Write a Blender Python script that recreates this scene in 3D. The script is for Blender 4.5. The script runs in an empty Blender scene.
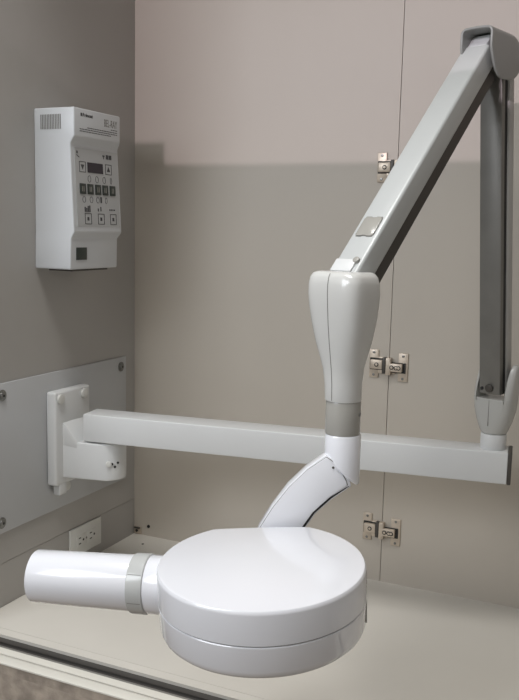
import bpy, bmesh, math, random
from mathutils import Vector as V, Matrix
R = math.radians
random.seed(3)
scene = bpy.context.scene
col = scene.collection

# ---------------------------------------------------------------- camera, world, light, exposure
cam_data = bpy.data.cameras.new('camera')
cam = bpy.data.objects.new('camera', cam_data); col.objects.link(cam)
cam_data.sensor_fit = 'VERTICAL'; cam_data.sensor_height = 36.0
cam_data.lens = 859.3 / 700 * 36.0
cam_data.clip_start = 0.05
_r = V((0.9071, 0.4203, 0.0217)); _f = V((-0.4135, 0.8997, -0.1397)); _u = V((-0.0783, 0.1177, 0.99))
cam.matrix_world = Matrix(((_r.x, _u.x, -_f.x, 1.1375), (_r.y, _u.y, -_f.y, -1.7488), (_r.z, _u.z, -_f.z, 0.7603), (0, 0, 0, 1)))
scene.camera = cam

scene.view_settings.view_transform = 'Standard'
scene.view_settings.look = 'None'
scene.view_settings.gamma = 1
scene.view_settings.use_curve_mapping = False
scene.view_settings.exposure = 0.0

world = bpy.data.worlds.new('world'); scene.world = world; world.use_nodes = True
world.node_tree.nodes['Background'].inputs[0].default_value = (0.95, 0.97, 1.0, 1)
world.node_tree.nodes['Background'].inputs[1].default_value = 0.24

def area(name, loc, target, sx, sy, power, color):
    d = bpy.data.lights.new(name, 'AREA'); d.shape = 'RECTANGLE'; d.size = sx; d.size_y = sy
    d.energy = power; d.color = color
    o = bpy.data.objects.new(name, d); col.objects.link(o); o.location = loc
    o.rotation_euler = (V(target) - V(loc)).to_track_quat('-Z', 'Y').to_euler()
    return o
# the room's ceiling panel lamps in front of the cabinet
area('ceiling_lamp', (0.4, -1.12, 2.6), (0.75, -0.8, 0.0), 1.3, 0.5, 42, (1.0, 0.985, 0.96))
area('front_fill_light', (-0.15, -2.3, 1.35), (0.6, -0.3, 0.45), 1.2, 0.9, 26, (0.90, 0.94, 1.0))  # added cool fill from the front, no window behind it
# small bright lamp far down the room, shining in over the added partition
sd = bpy.data.lights.new('down_the_room_lamp', 'SPOT'); sd.energy = 330; sd.color = (1.0, 0.84, 0.93)
sd.shadow_soft_size = 0.010; sd.spot_size = R(40); sd.spot_blend = 0.3
so = bpy.data.objects.new('down_the_room_lamp', sd); col.objects.link(so); so.location = (0.5, -5.5, 2.83)
so.rotation_euler = (V((0.6, 0, 1.2)) - so.location).to_track_quat('-Z', 'Y').to_euler()

# ---------------------------------------------------------------- materials
def mat(name, color, rough=0.4, metal=0.0, coat=0.0, noise=0.0, nscale=8.0, bump=0.0, bscale=300.0, spec=0.5):
    m = bpy.data.materials.new(name); m.use_nodes = True
    nt = m.node_tree; b = nt.nodes['Principled BSDF']
    b.inputs['Base Color'].default_value = (*color, 1); b.inputs['Roughness'].default_value = rough
    b.inputs['Metallic'].default_value = metal; b.inputs['Coat Weight'].default_value = coat
    b.inputs['Coat Roughness'].default_value = 0.03
    b.inputs['Specular IOR Level'].default_value = spec
    tc = nt.nodes.new('ShaderNodeTexCoord')
    n = nt.nodes.new('ShaderNodeTexNoise'); n.inputs['Scale'].default_value = nscale; n.inputs['Detail'].default_value = 6
    nt.links.new(tc.outputs['Object'], n.inputs['Vector'])
    mx = nt.nodes.new('ShaderNodeMix'); mx.data_type = 'RGBA'; mx.blend_type = 'MULTIPLY'
    mx.inputs[0].default_value = 1.0
    ramp = nt.nodes.new('ShaderNodeMapRange'); ramp.inputs[3].default_value = 1 - noise; ramp.inputs[4].default_value = 1 + noise * 0.5
    ramp.inputs[1].default_value = 0.3; ramp.inputs[2].default_value = 0.7
    nt.links.new(n.outputs['Fac'], ramp.inputs[0])
    mx.inputs[6].default_value = (*color, 1)
    nt.links.new(ramp.outputs[0], mx.inputs[7]); nt.links.new(mx.outputs[2], b.inputs['Base Color'])
    if bump:
        n2 = nt.nodes.new('ShaderNodeTexNoise'); n2.inputs['Scale'].default_value = bscale
        nt.links.new(tc.outputs['Object'], n2.inputs['Vector'])
        bp = nt.nodes.new('ShaderNodeBump'); bp.inputs['Strength'].default_value = bump; bp.inputs['Distance'].default_value = 0.001
        nt.links.new(n2.outputs['Fac'], bp.inputs['Height']); nt.links.new(bp.outputs[0], b.inputs['Normal'])
    return m
M = dict(
    laminate=mat('beige_laminate', (0.495, 0.452, 0.393), 0.45, noise=0.03, nscale=3, bump=0.12),
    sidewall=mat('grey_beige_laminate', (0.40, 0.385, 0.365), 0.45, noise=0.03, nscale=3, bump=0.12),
    shelf=mat('pale_shelf_laminate', (0.66, 0.632, 0.575), 0.38, noise=0.03, nscale=5, bump=0.08),
    strip=mat('ivory_edge_strip', (0.74, 0.72, 0.65), 0.4, noise=0.02),
    track=mat('dark_door_track', (0.07, 0.065, 0.06), 0.4, metal=0.3, noise=0.05),
    alu=mat('grey_track_lip', (0.35, 0.34, 0.32), 0.35, metal=0.6, noise=0.05),
    white=mat('gloss_white_plastic', (0.79, 0.80, 0.84), 0.22, coat=0.9, noise=0.01),
    ivory=mat('warm_white_plastic', (0.62, 0.62, 0.60), 0.2, coat=0.4, noise=0.01),
    paint=mat('white_powder_paint', (0.66, 0.67, 0.67), 0.35, noise=0.02, bump=0.05),
    plate=mat('satin_grey_white_plate', (0.47, 0.48, 0.49), 0.28, noise=0.03, nscale=4),
    armgrey=mat('arm_cover_paint', (0.50, 0.515, 0.51), 0.3, noise=0.02),
    hood=mat('grey_plastic_hood', (0.27, 0.275, 0.265), 0.28, noise=0.02),
    jointgrey=mat('light_grey_plastic', (0.46, 0.46, 0.44), 0.25, coat=0.3, noise=0.01),
    ring=mat('grey_plastic_ring', (0.36, 0.35, 0.32), 0.25, coat=0.3, noise=0.02),
    conering=mat('pale_grey_ring', (0.50, 0.51, 0.50), 0.25, coat=0.3, noise=0.02),
    column=mat('dull_grey_metal', (0.21, 0.205, 0.19), 0.4, metal=0.35, noise=0.12, nscale=14),
    colcover=mat('grey_cover_strip', (0.44, 0.435, 0.42), 0.4, noise=0.03),
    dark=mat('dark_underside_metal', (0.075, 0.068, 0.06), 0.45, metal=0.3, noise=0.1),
    black=mat('black_gap', (0.012, 0.012, 0.012), 0.5),
    ink=mat('dark_print', (0.05, 0.05, 0.055), 0.5),
    seam=mat('dark_joint_line', (0.20, 0.195, 0.18), 0.5),
    bolt=mat('steel_bolt', (0.25, 0.25, 0.24), 0.35, metal=0.8, noise=0.1),
    nickel=mat('brushed_nickel', (0.60, 0.52, 0.43), 0.42, metal=0.6, noise=0.12, nscale=60),
    box=mat('cool_white_housing', (0.60, 0.62, 0.64), 0.35, noise=0.01, bump=0.06),
    face=mat('grey_membrane_panel', (0.47, 0.48, 0.485), 0.4, noise=0.01),
    display=mat('display_window', (0.02, 0.015, 0.025), 0.35, coat=0.0),
    key=mat('dark_green_key', (0.025, 0.035, 0.03), 0.35, noise=0.1),
    outlet=mat('white_outlet_plastic', (0.66, 0.66, 0.63), 0.3),
    carpet=mat('mottled_brown_floor', (0.42, 0.36, 0.30), 0.9, noise=0.35, nscale=38, bump=0.6, bscale=250),
    plaster=mat('white_painted_plaster', (0.62, 0.61, 0.59), 0.7, noise=0.03),
)

# ---------------------------------------------------------------- geometry helpers (all vertices in world metres)
class B:
    """collects shapes into one mesh"""
    def __init__(s): s.bm = bmesh.new()
    def add(s, tmp, bevel=0, seg=3, ang=30):
        bmesh.ops.recalc_face_normals(tmp, faces=tmp.faces)
        if bevel:
            es = [e for e in tmp.edges if len(e.link_faces) == 2 and e.calc_face_angle(0) > R(ang)]
            bmesh.ops.bevel(tmp, geom=es, offset=bevel, segments=seg, profile=0.5, affect='EDGES', clamp_overlap=True)
        me = bpy.data.meshes.new('t'); tmp.to_mesh(me); tmp.free(); s.bm.from_mesh(me); bpy.data.meshes.remove(me)
        return s
    def box(s, c, size, ax=None, bevel=0, seg=3):
        t = bmesh.new(); bmesh.ops.create_cube(t, size=1)
        X, Y, Z = ax or (V((1, 0, 0)), V((0, 1, 0)), V((0, 0, 1)))
        for v in t.verts: v.co = V(c) + X * v.co.x * size[0] + Y * v.co.y * size[1] + Z * v.co.z * size[2]
        return s.add(t, bevel, seg)
    def lim(s, x0, x1, y0, y1, z0, z1, bevel=0, seg=3):
        return s.box(((x0 + x1) / 2, (y0 + y1) / 2, (z0 + z1) / 2), (x1 - x0, y1 - y0, z1 - z0), None, bevel, seg)
    def prism(s, pts, off, bevel=0, seg=3, ang=30):
        """polygon of 3-D points pushed along the vector off"""
        t = bmesh.new(); a = [t.verts.new(V(p)) for p in pts]; b = [t.verts.new(V(p) + V(off)) for p in pts]
        t.faces.new(a); t.faces.new(b[::-1]); n = len(a)
        for i in range(n): t.faces.new((a[i], b[i], b[(i + 1) % n], a[(i + 1) % n]))
        return s.add(t, bevel, seg, ang)
    def loft(s, rings, caps=True, bevel=0):
        t = bmesh.new(); rs = [[t.verts.new(V(p)) for p in r] for r in rings]; n = len(rs[0])
        for a, b in zip(rs, rs[1:]):
            for i in range(n): t.faces.new((a[i], a[(i + 1) % n], b[(i + 1) % n], b[i]))
        if caps: t.faces.new(rs[0][::-1]); t.faces.new(rs[-1])
        return s.add(t, bevel)
    def lathe(s, c, axis, prof, n=64, caps=True):
        """prof: (radius, distance along the axis)"""
        axis = V(axis).normalized(); x = axis.orthogonal().normalized(); y = axis.cross(x)
        return s.loft([[V(c) + axis * d + (x * math.cos(2 * math.pi * i / n) + y * math.sin(2 * math.pi * i / n)) * r for i in range(n)] for r, d in prof], caps)
    def cyl(s, c, axis, r, L, bev=0.0, n=48):
        k = bev
        p = [(r, 0), (r, L)] if not k else [(r - k, 0), (r - k * .3, k * .3), (r, k), (r, L - k), (r - k * .3, L - k * .3), (r - k, L)]
        return s.lathe(c, axis, p, n)
    def build(s, name, m, parent=None, smooth=38, label=None):
        bmesh.ops.recalc_face_normals(s.bm, faces=s.bm.faces)
        for f in s.bm.faces: f.smooth = True
        for e in s.bm.edges:
            if len(e.link_faces) == 2 and e.calc_face_angle(0) > R(smooth): e.smooth = False
        lo = V([min(v.co[i] for v in s.bm.verts) for i in range(3)]); hi = V([max(v.co[i] for v in s.bm.verts) for i in range(3)])
        c = (lo + hi) / 2
        for v in s.bm.verts: v.co -= c
        me = bpy.data.meshes.new(name); s.bm.to_mesh(me); s.bm.free(); me.materials.append(m)
        o = bpy.data.objects.new(name, me); col.objects.link(o)
        o.location = c - world_loc(parent)
        if parent: o.parent = parent
        if label: o['label'] = label
        return o
def world_loc(o):
    p = V((0, 0, 0))
    while o: p += o.location; o = o.parent
    return p
def tag(o, label, cat, group=None):
    o['label'] = label; o['category'] = cat
    if group: o['group'] = group
    return o
def thing(name, loc, label, cat, group=None):
    o = bpy.data.objects.new(name, None); col.objects.link(o); o.location = loc; o.empty_display_size = 0.02
    return tag(o, label, cat, group)
def struct(o): o['kind'] = 'structure'; return o
def text(s, name, c, h, m, parent, width=None, font_axis=None):
    """lettering on the +x side of something, reading towards +y"""
    cu = bpy.data.curves.new(name, 'FONT'); cu.body = s; cu.size = h; cu.align_x = 'LEFT'; cu.extrude = 0.0002; cu.offset = 0.0004 if s == 'Belmont' else 0.0
    t = bpy.data.objects.new(name, cu); col.objects.link(t); bpy.context.view_layer.update()
    me = bpy.data.meshes.new_from_object(t.evaluated_get(bpy.context.evaluated_depsgraph_get()))
    bpy.data.objects.remove(t); bpy.data.curves.remove(cu)
    w = max(v.co.x for v in me.vertices); k = width / w if width else 1
    for v in me.vertices: v.co = V((v.co.z, v.co.x * k, v.co.y))
    me.materials.clear(); me.materials.append(m)
    o = bpy.data.objects.new(name, me); col.objects.link(o); o.location = V(c) - world_loc(parent); o.parent = parent
    return o
UP = V((0, 0, 1))

# ---------------------------------------------------------------- the setting
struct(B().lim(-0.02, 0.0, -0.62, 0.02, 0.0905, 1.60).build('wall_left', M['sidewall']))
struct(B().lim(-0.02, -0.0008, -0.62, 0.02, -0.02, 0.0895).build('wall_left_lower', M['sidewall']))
door1 = struct(B().lim(0.0, 0.6358, 0.0, 0.02, -0.02, 1.60).build('door_1', M['laminate']))
struct(B().lim(0.6371, 1.7, 0.0, 0.02, -0.02, 1.60).build('door_2', M['laminate']))
struct(B().lim(-0.02, 1.72, 0.021, 0.03, -0.02, 1.60).build('wall_back', M['dark']))
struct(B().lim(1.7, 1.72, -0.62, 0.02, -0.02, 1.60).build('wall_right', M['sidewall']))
struct(B().lim(-0.02, 1.72, -0.62, 0.02, 1.60, 1.62).build('ceiling', M['laminate']))
struct(B().lim(-3.5, 4.5, -6.0, 0.8, -0.80, -0.78).build('floor', M['carpet']))
struct(B().lim(2.2, 2.25, -2.40, -0.62, -0.78, 2.9).build('right_light_blocker', M['sidewall']))  # unseen wall added to keep light off the right-hand faces
# unseen partition added to shade the doors' lower part, with one raised end
w = B().lim(0.263, 4.5, -2.45, -2.40, -0.78, 1.743); w.lim(-3.5, 0.263, -2.45, -2.40, -0.78, 1.772)
struct(w.build('shadow_partition', M['plaster']))

# cabinet bottom with its sliding-door track
sh = thing('cabinet_shelf', (0.85, -0.3, -0.02), 'pale laminate cabinet bottom that the walls stand on, with a dark track along its front', 'shelf')
B().lim(0.0, 1.7, -0.549, 0.0, -0.02, 0.0).build('shelf_board', M['shelf'], sh)
B().lim(0.0, 1.7, -0.5700, -0.5497, -0.02, 0.0).build('inner_strip', M['shelf'], sh)
t = B().lim(0.0, 1.7, -0.604, -0.570, -0.02, -0.006); t.lim(0.0, 1.7, -0.590, -0.586, -0.006, -0.002)
t.build('door_track', M['track'], sh, label='dark recessed sliding door track')
B().lim(0.0, 1.7, -0.609, -0.603, -0.02, -0.0005).build('track_lip', M['alu'], sh, label='thin grey metal lip')
B().lim(0.0, 1.7, -0.6265, -0.609, -0.02, 0.0).build('outer_strip', M['strip'], sh)
B().lim(0.0, 1.7, -0.652, -0.630, -0.004, 0.0, 0.001).build('front_edge', M['strip'], sh)
B().lim(0.0, 1.7, -0.650, -0.606, -0.6, -0.021).build('front_panel', M['carpet'], sh, label='mottled brown panel below the edge')
B().lim(0.0, 1.7, -0.650, -0.6275, -0.021, -0.0045).build('support_rail', M['carpet'], sh)
B().cyl((0.06, -0.055, 0.0), UP, 0.003, 0.0012).build('screw', M['dark'], sh)

# ---------------------------------------------------------------- cabinet hinges along the door joint
def make_hinge(door):
    x0, z0 = 0.6330, 0.1185
    r = bpy.data.objects.new('cabinet_hinge', None); col.objects.link(r); r.empty_display_size = 0.02
    r.location = V((x0, 0, z0)) - door.location; r.parent = door
    def P(x): return x0 + x
    for s, (a, b) in ((-1, (-0.039, -0.019)), (1, (0.024, 0.045))):
        dz = 0.003 if s < 0 else -0.001
        B().lim(P(a), P(b), -0.004, 0.0, z0 - 0.030 + dz, z0 + 0.030 + dz, 0.0012, 2).build('hinge_plate', M['nickel'], r)
        for z in (-0.024, 0.024):
            B().cyl((P((a + b) / 2), -0.004, z0 + z + dz), (0, -1, 0), 0.0028, 0.0008, 0.0002, 20).build('screw', M['bolt'], r)
    B().lim(P(-0.0365), P(-0.006), -0.007, -0.004, z0 - 0.0095, z0 + 0.0155).build('slot', M['black'], r)
    B().lim(P(-0.034), P(-0.008), -0.015, -0.004, z0 - 0.007, z0 + 0.0125, 0.0015, 2).build('hinge_arm', M['nickel'], r)
    B().lim(P(0.007), P(0.0405), -0.007, -0.004, z0 - 0.0130, z0 + 0.0085).build('slot', M['black'], r)
    B().lim(P(0.007), P(0.035), -0.015, -0.004, z0 - 0.010, z0 + 0.007, 0.0015, 2).build('hinge_arm', M['nickel'], r)
    for x, z in ((-0.020, 0.0025), (0.013, -0.001), (0.0225, -0.0015), (0.028, -0.0015)):
        B().cyl((P(x), -0.015, z0 + z), (0, -1, 0), 0.0047, 0.0006, 0.0002, 24).build('screw_recess', M['black'], r)
        B().cyl((P(x), -0.0156, z0 + z), (0, -1, 0), 0.0027, 0.0006, 0.0002, 24).build('screw', M['nickel'], r)
    k = B().lim(P(-0.0085), P(-0.0015), -0.013, 0.0, z0 - 0.016, z0 + 0.018, 0.001, 2)
    k.build('knuckle', M['dark'], r)
    for z in (0.012, -0.013):
        B().lim(P(-0.019), P(-0.007), -0.006, 0.0, z0 + z - 0.004, z0 + z + 0.006, 0.001, 2).build('link', M['nickel'], r)
    k = B().lim(P(-0.0005), P(0.010), -0.014, 0.0, z0 - 0.018, z0 + 0.018, 0.001, 2)
    k.lim(P(0.009), P(0.018), -0.006, 0.0, z0 - 0.0155, z0 - 0.009, 0.001, 2)
    k.build('knuckle', M['nickel'], r)
    return r
def copy_tree(o, parent=None):
    c = o.copy(); col.objects.link(c); c.parent = parent
    for ch in list(o.children): copy_tree(ch, c)
    return c
h1 = make_hinge(door1)
for z in (0.479, 0.888, 1.250):
    h = copy_tree(h1, door1); h.location.z = z - door1.location.z

cb = thing('corner_bracket', (0.012, -0.005, 0.0), 'tiny metal corner bracket at the foot of the left wall and cabinet door', 'bracket')
B().lim(0.002, 0.022, -0.004, -0.0005, 0.0015, 0.020, 0.0008, 2).build('bracket_plate', M['nickel'], cb)
B().lim(0.004, 0.020, -0.008, -0.004, 0.016, 0.020, 0.0005, 2).build('latch_tab', M['dark'], cb)
B().cyl((0.010, -0.004, 0.010), (0, -1, 0), 0.0035, 0.002).build('screw', M['black'], cb)
tag(B().cyl((0.042, -0.0003, 0.0245), (0, -1, 0), 0.0040, 0.0018, 0.0005, 24).build('screw_plug', M['black']), 'small dark screw plug low on the left cabinet door near the corner', 'screw')

# ---------------------------------------------------------------- mounting plate on the left wall
pl = thing('mounting_plate', (0.002, -0.38, 0.155), 'wide satin grey wall plate behind the arm bracket, bolted at its corners', 'plate')
B().lim(0.0, 0.005, -0.60, -0.044, 0.154, 0.4535, 0.0015, 2).build('plate_sheet', M['plate'], pl)
for y, z in ((-0.066, 0.431), (-0.071, 0.177), (-0.473, 0.430), (-0.481, 0.176)):
    b = B().lathe((0.005, y, z), (1, 0, 0), [(0.0115, 0), (0.0115, 0.0012), (0.0075, 0.0016), (0.0070, 0.004), (0.0045, 0.005)], 32)
    b = b.build('bolt', M['bolt'], pl, label='steel bolt with washer')
    B().cyl((0.0098, y, z), (1, 0, 0), 0.0028, 0.0006, 0.0, 6).build('hex_socket', M['black'], b)

# ---------------------------------------------------------------- wall outlet
ou = thing('wall_outlet', (0.0, -0.205, 0.057), 'white double power outlet low on the left wall below the grey plate', 'outlet')
B().lim(-0.0008, 0.005, -0.2635, -0.1475, 0.024, 0.089, 0.0018, 3).build('cover_plate', M['outlet'], ou)
for yc in (-0.226, -0.185):
    rc = B().lim(0.004, 0.0062, yc - 0.0165, yc + 0.0165, 0.0425, 0.0705, 0.0008, 2).build('socket', M['outlet'], ou)
    s = B().lim(0.0060, 0.0065, yc - 0.009, yc - 0.001, 0.0620, 0.0645)
    s.lim(0.0060, 0.0065, yc - 0.009, yc - 0.001, 0.0490, 0.0515)
    s.cyl((0.0060, yc + 0.008, 0.0565), (1, 0, 0), 0.0028, 0.0005, 0, 16)
    s.build('socket_slots', M['black'], rc)
B().cyl((0.005, -0.2055, 0.0565), (1, 0, 0), 0.0025, 0.001, 0.0003, 16).build('screw', M['bolt'], ou)

# ---------------------------------------------------------------- control box
ct = thing('control_box', (0.0, -0.28, 0.674), 'white wall-mounted exposure control box with keypad, display and side vent', 'control box')
rings = []
def rect(z, y0, y1, x): return [(0.0, y0, z), (x, y0, z), (x, y1, z), (0.0, y1, z)]
for z, y0, y1, x in ((0.672, -0.364, -0.202, 0.087), (0.733, -0.363, -0.202, 0.088), (0.745, -0.362, -0.196, 0.095), (0.748, -0.362, -0.196, 0.0952),
                     (0.917, -0.361, -0.198, 0.0865), (0.930, -0.361, -0.204, 0.0965), (0.985, -0.361, -0.204, 0.0965)):
    rings.append(rect(z, y0, y1, x))
tb = bmesh.new()
rs = [[tb.verts.new(V(p)) for p in r] for r in rings]
for a, b in zip(rs, rs[1:]):
    for i in range(4): tb.faces.new((a[i], a[(i + 1) % 4], b[(i + 1) % 4], b[i]))
tb.faces.new(rs[0][::-1]); tb.faces.new(rs[-1])
B().add(tb, 0.0060, 3, 15).build('housing', M['box'], ct)
def fx(z): return 0.0952 + (0.0865 - 0.0952) * (z - 0.748) / (0.917 - 0.748)      # the sloping keypad face
sl = V((0.0865 - 0.0952, 0, 0.917 - 0.748)).normalized(); nl = V((sl.z, 0, -sl.x))
def onface(y0, y1, z0, z1, thick=0.0006, lift=0.0, bev=0):
    zc = (z0 + z1) / 2; yc = (y0 + y1) / 2
    return B().box(V((fx(zc), yc, zc)) + nl * (lift + thick / 2), (thick, y1 - y0, z1 - z0), (nl, V((0, 1, 0)), sl), bev, 2)
panel = onface(-0.349, -0.203, 0.757, 0.910, 0.0008).build('keypad_panel', M['face'], ct, label='grey membrane panel')
onface(-0.309, -0.257, 0.864, 0.884, 0.0008, 0.0008).build('display', M['display'], ct, label='dark display window')
def frame(y0, y1, z0, z1, w=0.0012):
    b = B()
    for a in ((y0, y1, z0, z0 + w), (y0, y1, z1 - w, z1), (y0, y0 + w, z0, z1), (y1 - w, y1, z0, z1)):
        yc, zc = (a[0] + a[1]) / 2, (a[2] + a[3]) / 2
        b.box(V((fx(zc), yc, zc)) + nl * 0.0011, (0.0005, a[1] - a[0], a[3] - a[2]), (nl, V((0, 1, 0)), sl))
    return b
def tri(yc, zc, r, up):
    s = 1 if up else -1
    b = B(); pts = [V((fx(zc), yc, zc)) + nl * 0.0009 + V((0, 1, 0)) * a + sl * c for a, c in ((-r, -r * s * .8), (r, -r * s * .8), (0, r * s))]
    return b.prism(pts, nl * 0.0005)
for (y0, y1), up in (((-0.336, -0.315), False), ((-0.248, -0.226), True)):
    k = frame(y0, y1, 0.8635, 0.8845); k = k.build('arrow_button', M['ink'], ct)
    tri((y0 + y1) / 2, 0.874, 0.0055, up).build('arrow', M['ink'], k)
for yc in (-0.328, -0.303, -0.277, -0.252, -0.226):
    k = onface(yc - 0.0098, yc + 0.0098, 0.821, 0.8415, 0.0016, 0.0008, 0.0005).build('exposure_key', M['key'], ct, label='dark selection key')
    q = B()
    for i in range(2): q.box(V((fx(0.831), yc - 0.003 + 0.005 * i, 0.831)) + nl * 0.0026, (0.0003, 0.0016, 0.010), (nl, V((0, 1, 0)), sl))
    q.build('tooth_mark', M['ring'], k)
def tooth(yc, zc, w, h):
    b = B(); o = []
    for i in range(12):
        a = 2 * math.pi * i / 12; o.append((math.cos(a) * w / 2, math.sin(a) * h / 2))
    for i in range(12):
        (a, c), (d, e) = o[i], o[(i + 1) % 12]; m_ = V((0, (a + d) / 2, (c + e) / 2)); dr = V((0, d - a, e - c))
        b.box(V((fx(zc), yc, zc)) + nl * 0.0011 + V((0, m_.y, 0)) + sl * m_.z, (0.0004, dr.length * 1.1, 0.0008), (nl, dr.normalized(), nl.cross(dr.normalized())))
    return b
for yc in (-0.3045, -0.279, -0.254, -0.2295): tooth(yc, 0.8515, 0.010 if yc < -0.24 else 0.005, 0.013).build('tooth_symbol', M['ink'], panel)
for yc in (-0.325, -0.301, -0.279, -0.250): tooth(yc, 0.8105, 0.010 if yc < -0.26 else 0.007, 0.012).build('tooth_symbol', M['ink'], panel)
onface(-0.270, -0.265, 0.805, 0.817, 0.0004, 0.0008).build('figure_symbol', M['ink'], panel)
b = B()
for i, h_ in enumerate((0.010, 0.008, 0.012, 0.013)):
    z0 = 0.786; y = -0.325 + i * 0.0052
    b.box(V((fx(z0 + h_ / 2), y + 0.0018, z0 + h_ / 2)) + nl * 0.0011, (0.0005, 0.0036, h_), (nl, V((0, 1, 0)), sl))
b.build('figure_symbol', M['ink'], panel)
b = B()
for y, z, h_ in ((-0.279, 0.791, 0.006), (-0.270, 0.793, 0.009)): b.box(V((fx(z), y, z)) + nl * 0.0011, (0.0005, 0.003, h_), (nl, V((0, 1, 0)), sl))
b.build('figure_symbol', M['ink'], panel)
b = B()
for i in range(4): b.box(V((fx(0.792), -0.238 + i * 0.0055, 0.792)) + nl * 0.0011, (0.0005, 0.003, 0.003), (nl, V((0, 1, 0)), sl))
b.build('dot_symbols', M['ink'], panel)
for y0 in (-0.325, -0.281, -0.238):
    k = frame(y0, y0 + 0.022, 0.762, 0.7835).build('mode_button', M['ink'], ct)
    onface(y0 + 0.008, y0 + 0.014, 0.769, 0.776, 0.0004, 0.0008).build('button_mark', M['ink'], k)
b = onface(-0.343, -0.339, 0.899, 0.904, 0.0004, 0.0008)
b.box(V((fx(0.894), -0.339, 0.894)) + nl * 0.0011, (0.0004, 0.010, 0.0016), (nl, (V((0, 1, 0)) - sl * .5).normalized(), (sl + V((0, .5, 0))).normalized()))
b.build('ready_symbol', M['ink'], panel)
b = onface(-0.256, -0.249, 0.899, 0.902, 0.0004, 0.0008); b.box(V((fx(0.897), -0.2525, 0.897)) + nl * 0.0011, (0.0004, 0.002, 0.006), (nl, V((0, 1, 0)), sl))
b.box(V((fx(0.899), -0.240, 0.899)) + nl * 0.0011, (0.0004, 0.008, 0.009), (nl, V((0, 1, 0)), sl))
b.box(V((fx(0.899), -0.2295, 0.899)) + nl * 0.0011, (0.0004, 0.009, 0.009), (nl, V((0, 1, 0)), sl))
b.build('radiation_symbol', M['ink'], panel)
B().lim(0.0965, 0.0970, -0.340, -0.335, 0.9700, 0.9760).build('logo_square', M['ink'], ct)
text('Belmont', 'maker_lettering', (0.0966, -0.333, 0.9702), 0.0085, M['ink'], ct, 0.033)
text('BEL-RAY', 'model_lettering', (0.0966, -0.262, 0.9585), 0.0210, M['seam'], ct, 0.046)
b = B()
for z, y0, y1 in ((0.9540, -0.238, -0.216), (0.9495, -0.318, -0.216), (0.9455, -0.343, -0.216), (0.9415, -0.343, -0.238)):
    y = y0
    while y < y1 - 0.002:
        L = min(random.uniform(0.004, 0.010), y1 - y); b.lim(0.0965, 0.0969, y, y + L, z - 0.0007, z + 0.0007); y += L + 0.0016
b.build('warning_print', M['ink'], ct)
B().lim(0.087, 0.0892, -0.3455, -0.3115, 0.691, 0.7155, 0.0005, 2).build('power_switch', M['key'], ct, label='small dark square window')
vb = B()
for i in range(13):
    x = 0.017 + i * 0.0039; vb.lim(x, x + 0.0016, -0.3622, -0.3605, 0.944, 0.972)
vb.build('side_vent', M['seam'], ct)
B().lim(0.020, 0.078, -0.345, -0.225, 0.668, 0.673).build('base_feet', M['dark'], ct)

# ---------------------------------------------------------------- the dental x-ray machine
xr = thing('dental_xray_machine', (0.005, -0.27, 0.2), 'white articulated dental x-ray arm reaching from the left wall, with round head and cone', 'x-ray machine')

# wall bracket
br = B().lim(0.005, 0.030, -0.343, -0.222, 0.215, 0.416, 0.006, 3).build('bracket_base', M['paint'], xr)
for y, z in ((-0.3285, 0.401), (-0.2475, 0.401), (-0.286, 0.201)):
    B().cyl((0.030 if z > 0.3 else 0.005, y, z), (1, 0, 0), 0.0105, 0.006 if z > 0.3 else 0.012, 0.0015, 32).build('bolt_cap', M['outlet'], br)
B().lim(0.012, 0.029, -0.330, -0.306, 0.193, 0.218, 0.002).build('bracket_foot', M['paint'], br)
foot = []
for x, y in ((0.028, -0.320), (0.108, -0.303)): foot.append((x, y))
for i in range(1, 9):
    a = R(-80 + i * 20); foot.append((0.104 + 0.040 * math.cos(a), -0.264 + 0.040 * math.sin(a)))
foot += [(0.028, -0.230)]
b = B(); b.prism([(x, y, 0.230) for x, y in foot], (0, 0, 0.079), 0.003, 3, 50)
b.prism([(0.028, -0.320, 0.30), (0.028, -0.320, 0.349), (0.036, -0.3185, 0.344), (0.0620, -0.313, 0.309), (0.0620, -0.313, 0.295)], (0.004, 0.080, 0), 0.0015, 2)
bb = b.build('pivot_housing', M['paint'], xr)
for a, z in ((-42, 0.2665), (-33, 0.2600), (-23, 0.2680)):
    d = V((math.cos(R(a)), math.sin(R(a)), 0)); p = V((0.104, -0.264, z)) + d * 0.0398
    B().cyl(p, d, 0.0026, 0.0012, 0, 20).build('screw_hole', M['black'], bb)
d = V((math.cos(R(-52)), math.sin(R(-52)), 0))
B().cyl(V((0.104, -0.264, 0.267)) + d * 0.037, d, 0.0062, 0.0075, 0.001, 24).build('adjusting_screw', M['outlet'], bb)
B().cyl((0.108, -0.270, 0.306), UP, 0.020, 0.008).build('pivot_washer', M['dark'], xr)

# horizontal bar
bd = (V((0.918, -0.194, 0)) - V((0.074, -0.309, 0))).normalized(); bn = V((-bd.y, bd.x, 0))
A0 = V((0.074, -0.309, 0.341)); BL = 0.853
B().box(A0 + bd * BL / 2 + bn * 0.031, (BL, 0.062, 0.058), (bd, bn, UP), 0.0022, 3).build('extension_bar', M['paint'], xr)
B().box(A0 + bd * (BL + 0.0035) + bn * 0.031, (0.007, 0.061, 0.060), (bd, bn, UP), 0.002, 2).build('bar_end_cap', M['dark'], xr, label='dark grey end cap')

# arm plane
az = R(-108.84); H = V((math.cos(az), math.sin(az), 0)); N = V((-H.y, H.x, 0))
if N.x < 0: N = -N
el = R(47.65)
AX = H * math.cos(el) - UP * math.sin(el); TP = H * math.sin(el) + UP * math.cos(el)
J2 = V((0.8425, -0.2849, 1.0402))
def squircle(c, X, Y, a, b, p=4.0, n=64):
    o = []
    for i in range(n):
        t = 2 * math.pi * i / n; ct_, st = math.cos(t), math.sin(t)
        o.append(c + X * a * math.copysign(abs(ct_) ** (2 / p), ct_) + Y * b * math.copysign(abs(st) ** (2 / p), st))
    return o

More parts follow.
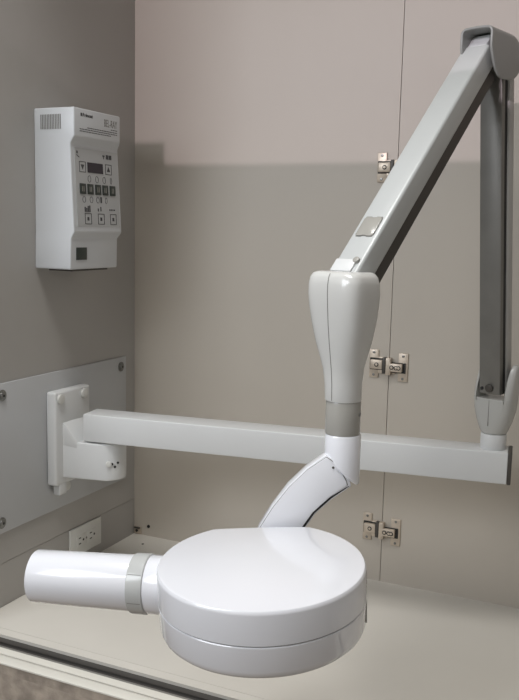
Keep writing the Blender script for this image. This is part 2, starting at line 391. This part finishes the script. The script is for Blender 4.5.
# lower joint: neck on the bar, cup and two fork cheeks
J1 = V((0.887, -0.166, 0.369))
B().cyl(J1, UP, 0.0232, 0.030, 0.001).build('lower_neck', M['paint'], xr)
b = B()
b.loft([squircle(J1 + UP * z, N, H, a, c, p) for z, a, c, p in
        ((0.031, 0.0225, 0.0215, 2), (0.036, 0.0255, 0.0225, 2.2), (0.055, 0.0325, 0.0240, 2.6), (0.075, 0.0372, 0.0245, 3.0), (0.096, 0.0385, 0.0245, 3.4))])
for s in (-1, 1):
    rr = []
    for z, a, fr, bk in ((0.090, 0.0380, 0.0240, -0.0243), (0.104, 0.0387, 0.0235, -0.0243), (0.118, 0.0385, 0.0200, -0.0240), (0.132, 0.0380, 0.0150, -0.0235), (0.142, 0.0375, 0.0100, -0.0225), (0.150, 0.0368, 0.0050, -0.0205), (0.155, 0.0360, 0.0000, -0.0180), (0.1575, 0.0345, -0.0040, -0.0145)):
        ring = squircle(V((0, 0, 0)), V((1, 0, 0)), V((0, 1, 0)), a, (fr - bk) / 2, 3.4)
        rr.append([J1 + UP * z + N * s * max(q.x, 0.0275) + H * (q.y + (fr + bk) / 2) for q in ring])
    b.loft(rr)
b = b.build('lower_joint', M['jointgrey'], xr, 50)
B().box(J1 + H * 0.0242 + UP * 0.070, (0.0008, 0.0016, 0.048), (N, H, UP)).build('joint_line', M['seam'], b)

# rear column
CT = J2 - H * 0.074 - N * 0.004 + UP * 0.03; CB = J1 + UP * 0.105 - H * 0.001 - N * 0.002
cd = (CT - CB).normalized(); ch = N.cross(cd).normalized()
if ch.dot(H) < 0: ch = -ch
CL = (CT - CB).length; cm = (CT + CB) / 2
c = B().box(cm + ch * 0.014 - N * 0.0015, (0.042, 0.012, CL), (N, ch, cd), 0.003, 2).build('rear_column', M['column'], xr)
B().box(cm + ch * 0.002 - N * 0.001, (0.036, 0.014, CL), (N, ch, cd)).build('column_gap', M['black'], c)
B().box(cm - ch * 0.012 - N * 0.001, (0.044, 0.018, CL), (N, ch, cd), 0.003, 2).build('column_cover', M['colcover'], xr)
B().cyl(CB + ch * 0.0195 + cd * 0.012 - N * 0.001, ch, 0.0075, 0.005, 0.001, 24).build('pivot_bolt', M['dark'], xr)
B().cyl(CB + ch * 0.0195 + cd * 0.010 - N * 0.016, ch, 0.003, 0.002, 0, 16).build('screw', M['black'], xr)

# upper joint hood
def hood_ring(s):
    t = s / 0.106
    zt = 1.088 - 0.003 * t - 0.024 * max(0, (t - 0.68) / 0.32) ** 2.2
    e = (t - 0.47) / 0.53
    zb = 1.004 + 0.0 * t
    zb = 1.010 + 0.046 * (abs(t - 0.36) / 0.36) ** 2.4 if t < 0.36 else 1.010 + 0.034 * ((t - 0.36) / 0.64) ** 4
    w = 0.0290; r = 0.010; c0 = J2 + H * 0.020 - H * s + N * 0.0085
    pts = [(-w, zb), (-w, (zb + zt - r) / 2), (-w, zt - r)]
    pts += [(-w + r - r * math.cos(R(a)), zt - r + r * math.sin(R(a))) for a in (22, 45, 68, 90)]
    pts += [(0, zt + 0.001)]
    pts += [(w - r + r * math.sin(R(a)), zt - r + r * math.cos(R(a))) for a in (0, 22, 45, 68)]
    pts += [(w, zt - r), (w, (zb + zt - r) / 2), (w, zb)]
    return [V((c0.x, c0.y, 0)) + N * a + UP * z for a, z in pts]
tb = bmesh.new(); st = [.106 * k for k in (0, .02, .05, .1, .17, .25, .34, .43, .52, .62, .72, .8, .87, .93, .97, 1)]
rs = [[tb.verts.new(p) for p in hood_ring(s)] for s in st]
for a, b2 in zip(rs, rs[1:]):
    for i in range(len(a) - 1): tb.faces.new((a[i], a[i + 1], b2[i + 1], b2[i]))
b2 = B(); b2.add(tb)
hd = b2.build('upper_joint_hood', M['hood'], xr, label='grey plastic hood over the top joint')
md = hd.modifiers.new('thickness', 'SOLIDIFY'); md.thickness = 0.0042; md.offset = -1
md = hd.modifiers.new('round', 'BEVEL'); md.width = 0.0014; md.segments = 2; md.limit_method = 'ANGLE'; md.angle_limit = R(50)
B().cyl(J2 - H * 0.045 - N * 0.026 + UP * 0.012, N, 0.016, 0.052, 0.001).build('upper_pivot', M['black'], xr)

# slanting front arm
w_, h_ = 0.048, 0.0363
LA = 0.53; st0 = -0.015
e = B().box(J2 + AX * (st0 + LA / 2), (w_, h_, LA), (N, TP, AX), 0.005, 4)
ar = e.build('front_arm', M['armgrey'], xr)
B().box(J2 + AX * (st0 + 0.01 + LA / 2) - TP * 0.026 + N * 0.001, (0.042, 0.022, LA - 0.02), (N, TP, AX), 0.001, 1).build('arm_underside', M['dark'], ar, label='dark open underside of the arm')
B().box(J2 + AX * (st0 - 0.009) + N * 0.0 + TP * 0.001, (0.036, 0.032, 0.034), (N, TP, AX), 0.003, 2).build('arm_end_block', M['paint'], xr)
# small inset cover on the arm
def armpt(u, v, k): return J2 + AX * u + N * v + TP * (h_ / 2 + k)
c0 = 0.388
pts = [(-.021, -.012), (-.021, .010), (-.018, .0135), (-.006, .0135), (-.0045, .0126), (.0045, .0126), (.006, .0135), (.018, .0135), (.021, .010), (.021, -.012), (.018, -.0155), (.006, -.0155), (.0045, -.0146), (-.0045, -.0146), (-.006, -.0155), (-.018, -.0155)]
pts = [(b_ * 1.35, a_ * .85) for a_, b_ in pts]
B().prism([armpt(c0 + a_, b_ * .92 - 0.0, 0.0) for a_, b_ in pts], TP * 0.0006).build('cover_rim', M['seam'], ar)
B().prism([armpt(c0 + a_ * .93, b_ * .85, 0.0004) for a_, b_ in pts], TP * 0.0012, 0.0003, 2).build('inset_cover', M['ring'], ar, label='small grey inset cover')

B().cyl(armpt(0.452, 0.0135, -0.003), TP, 0.0050, 0.0075, 0.001, 24).build('arm_clip', M['ring'], xr, label='small grey stud')
B().box(armpt(0.462, -0.004, 0.001), (0.036, 0.004, 0.022), (N, TP, AX), 0.0012, 2).build('arm_tongue', M['paint'], xr)

# yoke at the end of the arm
YC = V((0.7378, -0.597, 0.0))
yr = [(0.5195, 0.0258, 0.0258, 2.0, 0), (0.5215, 0.0264, 0.0264, 2.0, 0), (0.545, 0.0270, 0.0262, 2.1, 0.0), (0.566, 0.0288, 0.0275, 2.3, 0.0), (0.582, 0.0325, 0.0295, 2.6, 0.0),
      (0.605, 0.0385, 0.0325, 3.0, 0), (0.630, 0.0430, 0.0350, 3.4, 0), (0.655, 0.0460, 0.0365, 3.8, 0), (0.672, 0.0468, 0.0370, 4, 0), (0.686, 0.0462, 0.0365, 4, 0),
      (0.696, 0.0440, 0.0345, 4, 0), (0.7015, 0.0400, 0.0310, 4, 0), (0.7035, 0.034, 0.026, 4, 0)]
def yx(z): return YC + UP * z + V((0.9, 0.42, 0)) * (0.0050 * (0.70 - z) / 0.18 - 0.0010)
b = B().loft([squircle(yx(z), N, H, a, c, p, 96) for z, a, c, p, o in yr])
yk = b.build('yoke', M['ivory'], xr, 60, label='rounded light grey plastic housing joining arm and head')
tb = bmesh.new(); prev = None      # joint line down the front of the housing
for z, a, c, p, o in yr[1:-1]:
    q = yx(z) + H * (c + 0.0003)
    nv = [tb.verts.new(q - N * 0.0006), tb.verts.new(q + N * 0.0006), tb.verts.new(q + N * 0.0006 - H * 0.002), tb.verts.new(q - N * 0.0006 - H * 0.002)]
    if prev:
        for i in range(4): tb.faces.new((prev[i], prev[(i + 1) % 4], nv[(i + 1) % 4], nv[i]))
    prev = nv
q = B(); q.add(tb); q.build('joint_line', M['seam'], yk)

# swivel ring and elbow
YB = yx(0.5)
B().lathe(V((YB.x, YB.y, 0)), UP, [(0.0240, 0.5200), (0.0248, 0.5185), (0.0254, 0.5170), (0.0254, 0.4720), (0.0250, 0.4708)], 64).build('swivel_ring', M['ring'], xr, label='grey swivel ring')
p = V((YB.x, YB.y, 0.5010)) + V((0.72, -0.69, 0)).normalized() * 0.0235
RT = V((0.9071, 0.4203, 0)).normalized(); TC = V((0.4203, -0.9071, 0)).normalized()     # across the photo / towards the front
sp = V((YB.x, YB.y, 0.5010)) + (RT * 0.9 + TC * 0.44).normalized() * 0.0245
B().cyl(sp, (RT * 0.9 + TC * 0.44), 0.004, 0.0016, 0.0004, 20).build('set_screw', M['bolt'], xr)
EC = V((YB.x + 0.001, YB.y, 0))
b = B(); n = 64; r_ = 0.0262
top = [EC + UP * 0.4705 + (RT * math.cos(2 * math.pi * i / n) + TC * math.sin(2 * math.pi * i / n)) * (r_ - 0.001) for i in range(n)]
t2 = [EC + UP * 0.4685 + (RT * math.cos(2 * math.pi * i / n) + TC * math.sin(2 * math.pi * i / n)) * r_ for i in range(n)]
def cutz(x): return 0.4400 - 0.0420 * ((x + r_) / (2 * r_)) ** 0.9 
bot = [EC + UP * cutz(r_ * math.cos(2 * math.pi * i / n)) + (RT * math.cos(2 * math.pi * i / n) + TC * math.sin(2 * math.pi * i / n)) * r_ for i in range(n)]
bt2 = [EC + UP * (cutz(r_ * math.cos(2 * math.pi * i / n)) - 0.003) + (RT * math.cos(2 * math.pi * i / n) + TC * math.sin(2 * math.pi * i / n)) * (r_ - 0.003) for i in range(n)]
b.loft([top, t2, bot, bt2]); b.build('elbow', M['white'], xr)

# curved hanger arm, lying across the view behind the head; (x across, z) with x from the neck centre
def hp(x, z, k=0.0): return EC + RT * (x - 0.0022) + UP * z + TC * k
outer = [(-0.0245, 0.4425), (-0.050, 0.423), (-0.076, 0.396), (-0.0985, 0.365), (-0.1165, 0.334), (-0.128, 0.300), (-0.130, 0.275)]
inner = [(-0.068, 0.275), (-0.0645, 0.300), (-0.0520, 0.330), (-0.0355, 0.356), (-0.0130, 0.3775), (0.0145, 0.3975)]
joint = [(0.0130, 0.4040), (0.0030, 0.4230), (-0.008, 0.4340)]
b = B().prism([hp(x, z, 0.001) for x, z in outer + inner + joint], TC * 0.020, 0.0015, 3, 25)
ha = b.build('hanger_arm', M['white'], xr)
def inset(o, i_, d): return [(x + d * a, z + d * c) for (x, z), (a, c) in zip(o, i_)]
fo = [(-0.0225, 0.4400), (-0.0485, 0.4212), (-0.0742, 0.3948), (-0.0968, 0.3640), (-0.1148, 0.3335), (-0.1262, 0.300)]
fi = [(-0.0690, 0.300), (-0.0570, 0.332), (-0.0400, 0.358), (-0.0165, 0.3815), (0.0085, 0.3995), (0.0065, 0.4060), (-0.0015, 0.4200), (-0.0100, 0.4315)]
cx_ = sum(q[0] for q in fo + fi) / 14; cz_ = sum(q[1] for q in fo + fi) / 14
B().prism([hp(x + (x - cx_) * 0.018 , z + (z - cz_) * 0.012, 0.0207) for x, z in fo + fi], TC * 0.0008).build('hanger_cover_joint', M['seam'], ha)
B().prism([hp(x, z, 0.0208) for x, z in fo + fi], TC * 0.0022, 0.0006, 2, 25).build('hanger_cover', M['white'], ha, label='flat white cover plate')
g = [(-0.0655, 0.300), (-0.0535, 0.331), (-0.0370, 0.3565), (-0.0140, 0.379), (0.0110, 0.3975)]
g2 = [(0.0120, 0.3990), (-0.0150, 0.3815), (-0.0385, 0.3595), (-0.0560, 0.333), (-0.068, 0.300)]
B().prism([hp(x, z, 0.0205) for x, z in g + g2], TC * 0.0010).build('hanger_gap', M['black'], ha)
B().cyl(hp(-0.0125, 0.4255, 0.0225), TC, 0.0018, 0.0012, 0, 12).build('screw', M['dark'], ha)

# round head
c = V((0.7007, -0.7786, 0.3331)); dn = V((-0.0221, -0.0640, 0.9976)).normalized()
RV = (V((-0.4135, 0.8997, 0)) - V((-0.4135, 0.8997, 0)).dot(dn) * dn).normalized()       # towards the cabinet
SX = RV.cross(dn).normalized()
def dpt(t, r, chord):
    x, y = r * math.cos(t), r * math.sin(t)
    y *= 0.985; chord -= 0.0075
    if y > chord: y = chord + (y - chord) * 0.12
    return SX * x + RV * y
def head(prof, nseg=128):
    b = B(); return b.loft([[c - dn * d * 0.992 + dpt(2 * math.pi * i / nseg, r, ch_) for i in range(nseg)] for r, d, ch_ in prof])
RD = 0.1355
b = head([(RD - 0.00530, 0.00000, 0.11872), (RD - 0.00233, 0.00085, 0.12137), (RD - 0.00064, 0.00297, 0.12296), (RD, 0.00583, 0.12349), (RD, 0.04346, 0.12349), (RD - 0.00106, 0.04452, 0.12243)])
hdm = b.build('head_upper_shell', M['white'], xr, 30)
b = head([(RD - 0.00212, 0.04399, 0.12137), (RD - 0.00212, 0.04664, 0.12137)]); b.build('head_joint_line', M['seam'], xr)
b = head([(RD - 0.00106, 0.04558, 0.12243), (RD - 0.00021, 0.04664, 0.12328), (RD - 0.00106, 0.07738, 0.12243), (RD - 0.00318, 0.08374, 0.12031), (RD - 0.00795, 0.08851, 0.11554), (RD - 0.01484, 0.09010, 0.10918)])
b.build('head_lower_shell', M['white'], xr, 30)
b = B().cyl(c - dn * 0.050 + RV * 0.112 + RT * 0.004, RV, 0.024, 0.026, 0.001); b.build('head_pivot', M['white'], xr)
# label windows on the right flank of the head
for d0, d1, a0, a1 in ((0.011, 0.027, -6, 4), (0.032, 0.042, -4, 4), (0.053, 0.076, -10, 2)):
    tb = bmesh.new(); cols = []
    for i in range(7):
        t = R(a0 + (a1 - a0) * i / 6)
        sgn = 1 if SX.dot(RT) > 0 else -1
        rr = [c - dn * d + SX * sgn * r * math.cos(t) + RV * r * math.sin(t) for d, r in ((d0, RD + 0.0004), (d1, RD + 0.0004), (d1, RD - 0.001), (d0, RD - 0.001))]
        cols.append([tb.verts.new(p) for p in rr])
    for a, b2 in zip(cols, cols[1:]):
        for i in range(4): tb.faces.new((a[i], a[(i + 1) % 4], b2[(i + 1) % 4], b2[i]))
    tb.faces.new(cols[0][::-1]); tb.faces.new(cols[-1])
    B().add(tb).build('head_label', M['ring'] if d0 > 0.02 else M['dark'], xr, label='small dark label on the flank')

# cone
ca = R(193); cu = V((math.cos(ca), math.sin(ca), 0)); cu = (cu - dn * cu.dot(dn)).normalized()
CM = c - dn * 0.04240
B().lathe(CM, cu, [(0.03869, 0.11130), (0.03869, 0.15105), (0.03763, 0.15264)], 72).build('cone_collar', M['white'], xr)
B().lathe(CM, cu, [(0.03816, 0.15243), (0.03986, 0.15370), (0.03986, 0.17278), (0.03901, 0.17490), (0.03710, 0.17543)], 72).build('cone_ring', M['conering'], xr, label='pale grey locking ring')
B().lathe(CM, cu, [(0.03604, 0.16960), (0.03710, 0.17596), (0.03562, 0.31694), (0.03456, 0.31906), (0.03297, 0.31906), (0.03244, 0.30740), (0.03244, 0.21200)], 72).build('position_cone', M['white'], xr, label='open white cone pointing left')

rg = [o for o in xr.children if o.name.startswith('cone_ring')][0]
cx1 = UP.cross(cu).normalized()
if cx1.y > 0: cx1 = -cx1
cx2 = cu.cross(cx1)
if cx2.z < 0: cx2 = -cx2
for a in (-48, -18, 38):
    d_ = cx1 * math.cos(R(a)) + cx2 * math.sin(R(a)); e_ = cu.cross(d_).normalized()
    B().box(CM + cu * 0.16377 + d_ * 0.03975, (0.01802, 0.00064, 0.00085), (cu, d_, e_)).build('ring_groove', M['seam'], rg)
